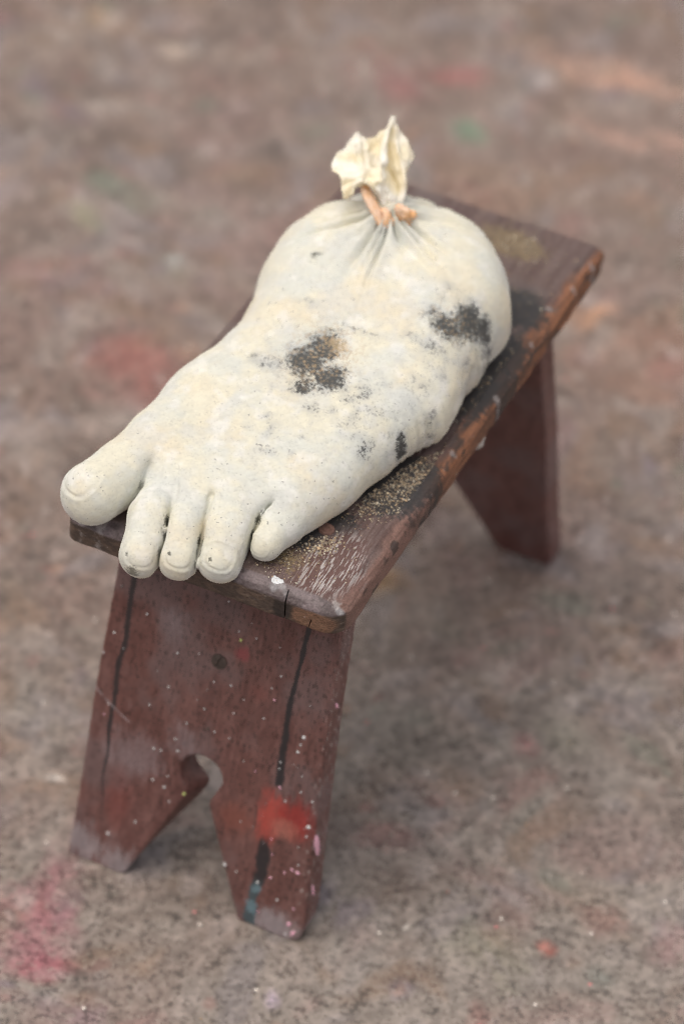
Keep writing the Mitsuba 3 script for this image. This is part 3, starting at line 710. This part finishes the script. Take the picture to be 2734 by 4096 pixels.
scene['foot_bag__skin'] = piece(which < 0)
for i in range(len(NAILS)):
    scene['foot_bag__toenail' + (f'_{i:03d}' if i else '')] = piece(which == i)
label('foot_bag', 'cream latex bag shaped like a bare human foot with soot smudges, lying on the stool', 'foot cast')
label('foot_bag__skin', 'cream mottled latex skin with sooty patches and five toes')

# the open end of the bag above the tie: one thin ruffled skin
TAIL = np.array([
    [[-.5, -2, 2.7], [-4.2, -2.4, 8.4], [-7.4, -3.6, 12.9], [-10.5, -4.9, 16], [-14.5, -5.2, 18.9]], [[.2, -2.2, 2.8], [-2.4, -2.9, 10], [-4.6, -2.6, 15.8], [-8.6, -2.1, 20.3], [-13.1, -.3, 23.3]],
    [[.9, -1.9, 2.9], [-.1, -1.3, 10.7], [-2.5, .1, 16.2], [-5.5, 2.4, 19.9], [-9.9, 5.9, 22.4]], [[1.2, -1.2, 2.8], [.6, 2, 9.3], [-4.1, 4.4, 16.8], [-9.7, 8.9, 23.9], [-13.3, 26.8, 36.4]],
    [[1.1, 0, 2.5], [0, 8.8, 7.5], [-5.6, 14, 12.3], [-11.8, 18.3, 19.5], [-13.1, 29.1, 34.1]], [[1.6, .4, 2.8], [3, 6.1, 9.5], [.4, 10.6, 16.8], [-5.5, 17.4, 24.8], [-8.8, 25.8, 31.9]],
    [[1.2, 2.3, 1.9], [3.7, 8.8, 7.4], [2.1, 15, 13.1], [2.1, 20.9, 17.6], [1.4, 24, 19.7]], [[-.6, 5, .9], [0, 12.6, 4], [-2.9, 19.8, 9.6], [-8.4, 26.8, 17.7], [-12.1, 31.4, 27.1]],
    [[-1.8, 4.6, 1], [-5.7, 11.1, 1.9], [-10.6, 17.8, 8], [-16.8, 24.3, 15.8], [-20.3, 29.6, 24.3]], [[-2.4, 4.1, .8], [-8.9, 9.6, 1.7], [-15.2, 14.8, 6.8], [-21, 20.2, 14.9], [-23.8, 23.4, 22.4]],
    [[-2.6, 3, 1.2], [-10, 7.9, 3.4], [-17.6, 11, 9.9], [-24.2, 15.7, 17.6], [-29.2, 20.4, 26.2]], [[-2.6, 2, 1.7], [-9.4, 6.4, 4.6], [-18.4, 8.8, 11], [-25.2, 9.6, 16.3], [-31.2, 12.3, 21.6]],
    [[-2.5, .9, 2], [-8.3, 3.9, 6.1], [-17.2, 5.2, 12.8], [-26.6, 5.1, 16.7], [-31.9, 7, 20.9]], [[-2.2, -.2, 2.3], [-7.4, 2.6, 7.4], [-15.5, 3.4, 13.2], [-24.2, .1, 16.5], [-31.9, -1.9, 19.3]],
    [[-1.8, -1, 2.7], [-6.6, 1.8, 7.7], [-13.6, 1.9, 13.8], [-21.7, -3.1, 15.1], [-27.1, -4.9, 17.2]], [[-1.7, -1.1, 2.6], [-6.6, 1.8, 7.7], [-13, 1.6, 13.3], [-18.6, -4.9, 13.5], [-21.4, -10.3, 9.1]],
    [[-1.4, -1.5, 2.8], [-5.8, 1, 8], [-11.5, .3, 14.2], [-15.6, -4.9, 15.1], [-17.8, -10.6, 8.7]], [[-1, -1.9, 2.9], [-5.4, 0, 8.3], [-9.9, -1.3, 14.9], [-13, -4.3, 17.7], [-16.2, -6.7, 16.6]]]) * .001


def tail_mesh(nu=260, nv=64):
    from scipy.interpolate import CubicSpline, PchipInterpolator
    A = np.concatenate([TAIL, TAIL[:1]])
    R = CubicSpline(np.arange(len(A)), A, axis=0, bc_type='periodic')
    Rl = lambda u: np.stack([[np.interp(u, np.arange(len(A)), A[:, j, k]) for k in range(3)] for j in range(A.shape[1])], 0).transpose(2, 0, 1)
    u = np.linspace(0, len(TAIL), nu, endpoint=False)
    S = .55 * R(u) + .45 * Rl(u)
    P = PchipInterpolator(np.linspace(0, 1, 5), S, axis=1)(np.linspace(0, 1, nv))     # nu, nv, 3
    P = P + K
    q = P.reshape(-1, 3)
    t = np.tile(np.linspace(0, 1, nv), nu)
    idx = np.arange(nu * nv).reshape(nu, nv)
    a, b = idx[:, :-1], np.roll(idx, -1, 0)[:, :-1]
    c, d = np.roll(idx, -1, 0)[:, 1:], idx[:, 1:]
    F = np.vstack([np.stack([a, b, c], -1).reshape(-1, 3), np.stack([a, c, d], -1).reshape(-1, 3)])
    m = trimesh.Trimesh(q, F, process=False)
    nrm = np.array(m.vertex_normals)
    amp = np.clip(t / .25, 0, 1)
    wr = .0030 * (meshkit.fbm(q * 150, 3, 31) - .5) + .0012 * (meshkit.fbm(q * 420, 2, 33) - .5)
    au = np.repeat(np.arange(nu), nv) / nu * 2 * np.pi
    warp = au + .22 * np.sin(3 * au + 2.5 * t) + .5 * (meshkit.fbm(np.stack([np.cos(au) * 2, np.sin(au) * 2, t * 2.5], 1), 2, 12) - .5)
    fold = .0014 * (1 - 2 * np.abs(np.sin(warp * 6.5))**.7) * np.clip(t / .15, 0, 1) * (1 - .35 * t) + .0010 * (1 - 2 * np.abs(np.sin(warp * 11 + 1))**.7) * t
    fold = fold + .0006 * np.sin(warp * 17) * (1 - t)
    # ragged, slightly everted lip
    lipz = np.clip((t - .82) / .18, 0, 1)
    along = np.gradient(P, axis=1).reshape(-1, 3); along /= np.linalg.norm(along, axis=1)[:, None] + 1e-9
    jag = .0034 * (meshkit.fbm(np.stack([np.cos(au) * 4, np.sin(au) * 4, 0 * au], 1), 3, 41) - .5)
    m.vertices = q + nrm * ((wr * amp + fold + .0012 * lipz**2)[:, None]) + along * (jag * lipz)[:, None]
    # give the skin its thickness, with a rolled lip
    inner = np.array(m.vertices) - nrm * .00045
    n = len(q)
    rim, rn = idx[:, -1], np.roll(idx[:, -1], -1)
    Fi = F[:, ::-1] + n
    lip = np.vstack([np.stack([rim, rn, rn + n], 1), np.stack([rim, rn + n, rim + n], 1)])
    return trimesh.Trimesh(np.vstack([m.vertices, inner]), np.vstack([F, Fi, lip]), process=False)


scene['m_tail'] = {'type': 'bumpmap', 'arbitrary': proc(lambda p, n, uv: fbm(p.x * 500, p.y * 500, p.z * 500, octaves=2), eps=3e-4), 'scale': .0002,
                   'bsdf': {'type': 'principledthin', 'base_color': proc(lambda p, n, uv: mix((.98, .92, .75), (.98, .96, .90), smoothstep(.35, .6, fbm(p.x * 110, p.y * 110, p.z * 110, octaves=2)))), 'roughness': .45, 'diff_trans': .45, 'spec_trans': 0.0}}
put('foot_bag__gathered_neck', tail_mesh(), 'm_tail')
label('foot_bag__gathered_neck', 'crumpled pale yellow latex opening sticking up above the tie')

# the rubber band that ties the neck
scene['m_rubber'] = {'type': 'twosided', 'b': {'type': 'principled', 'base_color': proc(lambda p, n, uv: mix((.80, .45, .22), (.76, .54, .40), smoothstep(.35, .65, fbm(p.x * 220, p.y * 220, p.z * 220, octaves=2)))), 'roughness': .5, 'specular': .4}}
ring = []
for i in range(25):
    t = i / 24 * 2 * np.pi * 2
    ring.append(K + [.0064 * math.cos(t) - .0002, .0064 * math.sin(t) + .0002, -.0022 + .0034 * i / 24 + .0007 * math.sin(2 * t)])
put('rubber_band__wrap', tube(ring, [.0017] * 3, n=8, m=90), 'm_rubber')
mm = lambda pts: [K + np.array(q) * .001 for q in pts]
put('rubber_band__strand', tube(mm([[-14.6, .2, 11.4], [-10.6, -3.6, 9.6], [-6.1, -6.1, 6.2], [-2.2, -8.0, 2.6], [.4, -8.9, -1.4]]), [.0024, .0032, .0034, .0031, .0022], n=12, m=30, flat=.5), 'm_rubber')
put('rubber_band__strand_001', tube(mm([[-2.8, -4.6, 3.9], [.0, -5.2, 5.0], [1.8, -6.8, 3.4], [2.2, -8.2, .8], [2.8, -8.4, -1.8]]), [.0014, .0022, .0023, .0021, .0015], n=12, m=30, flat=.7), 'm_rubber')
tt_ = np.linspace(0, 2 * np.pi, 60)
knot = np.stack([9.4 + 3.0 * np.cos(2 * tt_ + .4) + 1.2 * np.cos(5 * tt_), -1.6 + 2.4 * np.sin(3 * tt_), 3.2 + 4.8 * np.cos(3 * tt_ + 1.1) + 1.2 * np.sin(4 * tt_)], 1)
put('rubber_band__curl', tube(mm(np.vstack([[2.5, -1.5, 1.5], [4.6, -.4, 2.4], knot[:-4]])), [.0016, .0024, .0022, .0025, .0021, .0025, .0022], n=9, m=220, flat=.8), 'm_rubber')
label('rubber_band', 'twisted orange rubber band tied round the neck of the latex foot', 'rubber band')
label('rubber_band__curl', 'knotted pinkish curl of the band')

# ---------------------------------------------------------------- loose sand
OCT_V = np.array([[1, 0, 0], [-1, 0, 0], [0, 1, 0], [0, -1, 0], [0, 0, 1], [0, 0, -1.0]])
OCT_F = np.array([[0, 2, 4], [2, 1, 4], [1, 3, 4], [3, 0, 4], [2, 0, 5], [1, 2, 5], [3, 1, 5], [0, 3, 5]])


def grains(points, sizes, palette, seed):
    r = np.random.default_rng(seed)
    V_, F_, C_ = [], [], []
    for i, (p, s) in enumerate(zip(points, sizes)):
        q, _ = np.linalg.qr(r.normal(size=(3, 3)))
        v = (OCT_V * r.uniform(.6, 1.15, (6, 1)) * r.uniform(.7, 1.2, 3)) @ q * s
        v[:, 2] *= .8
        V_.append(v + p + [0, 0, s * .45]); F_.append(OCT_F + 6 * i)
        col = np.array(palette[r.integers(len(palette))]) * r.uniform(.75, 1.2)
        C_.append(np.tile(np.clip(col, 0, .9), (6, 1)))
    m = trimesh.Trimesh(np.vstack(V_), np.vstack(F_), process=False)
    return m, np.vstack(C_)


plan_tree = closed_spline(OUTLINE, 200)
SAND = [  # plan centre, spreads, turn, number, grain size in mm
    (.0445, -.1190, .0042, .0050, -.3, 190, .50), (.0405, -.1240, .0050, .0050, -.3, 90, .40), (.0330, -.1330, .0080, .0065, -.2, 170, .30), (.0555, -.0700, .0065, .0120, -.25, 800, .36), (.0610, -.0500, .0055, .0120, -.1, 600, .36), (.0480, -.0860, .0060, .0080, -.4, 240, .34),
    (.0610, .0300, .0050, .0200, 0, 300, .32), (.0280, .1340, .0150, .0100, 0, 900, .30), (.0500, .1000, .0100, .0200, 0, 260, .30), (.0690, -.0560, .0020, .0300, 0, 160, .34), (.0520, -.1330, .0110, .0140, 0, 45, .36), (.0300, -.1430, .0100, .0050, 0, 110, .28), (-.0320, -.1480, .003, .004, 0, 20, .3)]
pts, szs = [], []
for cx, cy, sx, sy, tn, cnt_, sz in SAND:
    a, b = rng.normal(0, sx, cnt_), rng.normal(0, sy, cnt_)
    x, y = cx + a * math.cos(tn) - b * math.sin(tn), cy + a * math.sin(tn) + b * math.cos(tn)
    s_ = sz * .00112 * rng.lognormal(0, .35, cnt_)
    ok = (np.abs(x) < HW - .0068) & (np.abs(y) < HL - .005) & (signed_plan_distance(x, y, plan_tree) < .003) & (np.hypot(x - .0400, y + .1098) > .0046)
    pts += np.stack([x, y, np.full(cnt_, ZT)], 1)[ok].tolist(); szs += s_[ok].tolist()
scene['m_sand'] = {'type': 'twosided', 'b': {'type': 'diffuse', 'reflectance': {'type': 'mesh_attribute', 'name': 'vertex_color'}}}
TANS = [(.50, .41, .30), (.58, .50, .38), (.40, .32, .23), (.66, .60, .50), (.34, .27, .20), (.52, .38, .25), (.14, .12, .10), (.26, .21, .17)]
m, col = grains(pts, szs, TANS, 3)
v_, f_ = m.vertices[m.faces].reshape(-1, 3), np.arange(len(m.faces) * 3).reshape(-1, 3)
put('sand', (v_, f_), 'm_sand', smooth=False, color=col[np.array(m.faces).reshape(-1)])
label('sand', 'tan sand grains strewn on the seat beside the foot', 'sand', kind='stuff')
# grains stuck on the soot patches of the foot
top_i = np.where((N[:, 2] > .3) & (V[:, 2] > ZT + .015))[0]
pts, szs = [], []
for cx, cy, sx, sy, cnt_, sz in ((.0005, -.0350, .0040, .0055, 150, .26), (-.0030, -.0470, .0050, .0050, 110, .24), (.0105, -.0490, .0050, .0050, 60, .22), (.0480, .0060, .0060, .0060, 70, .26), (.0020, -.0600, .008, .006, 40, .2)):
    xy = np.stack([rng.normal(cx, sx, cnt_), rng.normal(cy, sy, cnt_)], 1)
    for q in xy:
        j = top_i[np.argmin(((V[top_i, :2] - q)**2).sum(1))]
        pts.append((V[j] - [0, 0, .0001]).tolist()); szs.append(sz * .001 * rng.lognormal(0, .3))
m, col = grains(pts, szs, TANS, 5)
v_, f_ = m.vertices[m.faces].reshape(-1, 3), np.arange(len(m.faces) * 3).reshape(-1, 3)
put('sand_001', (v_, f_), 'm_sand', smooth=False, color=col[np.array(m.faces).reshape(-1)])
label('sand_001', 'tan sand grains stuck to the sooty patches on top of the latex foot', 'sand', kind='stuff')

# fine grit lying on the floor
n_g = 1500
gx, gy = rng.uniform(-.32, .28, n_g), rng.uniform(-.30, .42, n_g)
gp = np.stack([gx, gy, np.zeros(n_g)], 1)
m, col = grains(gp.tolist(), (.00032 * rng.lognormal(0, .5, len(gp))).tolist(), [(.42, .37, .33), (.30, .24, .21), (.16, .12, .11), (.10, .085, .08), (.55, .50, .46), (.36, .20, .17), (.46, .34, .24)], 9)
v_, f_ = m.vertices[m.faces].reshape(-1, 3), np.arange(len(m.faces) * 3).reshape(-1, 3)
put('grit', (v_, f_), 'm_sand', smooth=False, color=col[np.array(m.faces).reshape(-1)])
label('grit', 'fine pale and dark grit scattered over the stained floor', 'grit', kind='stuff')
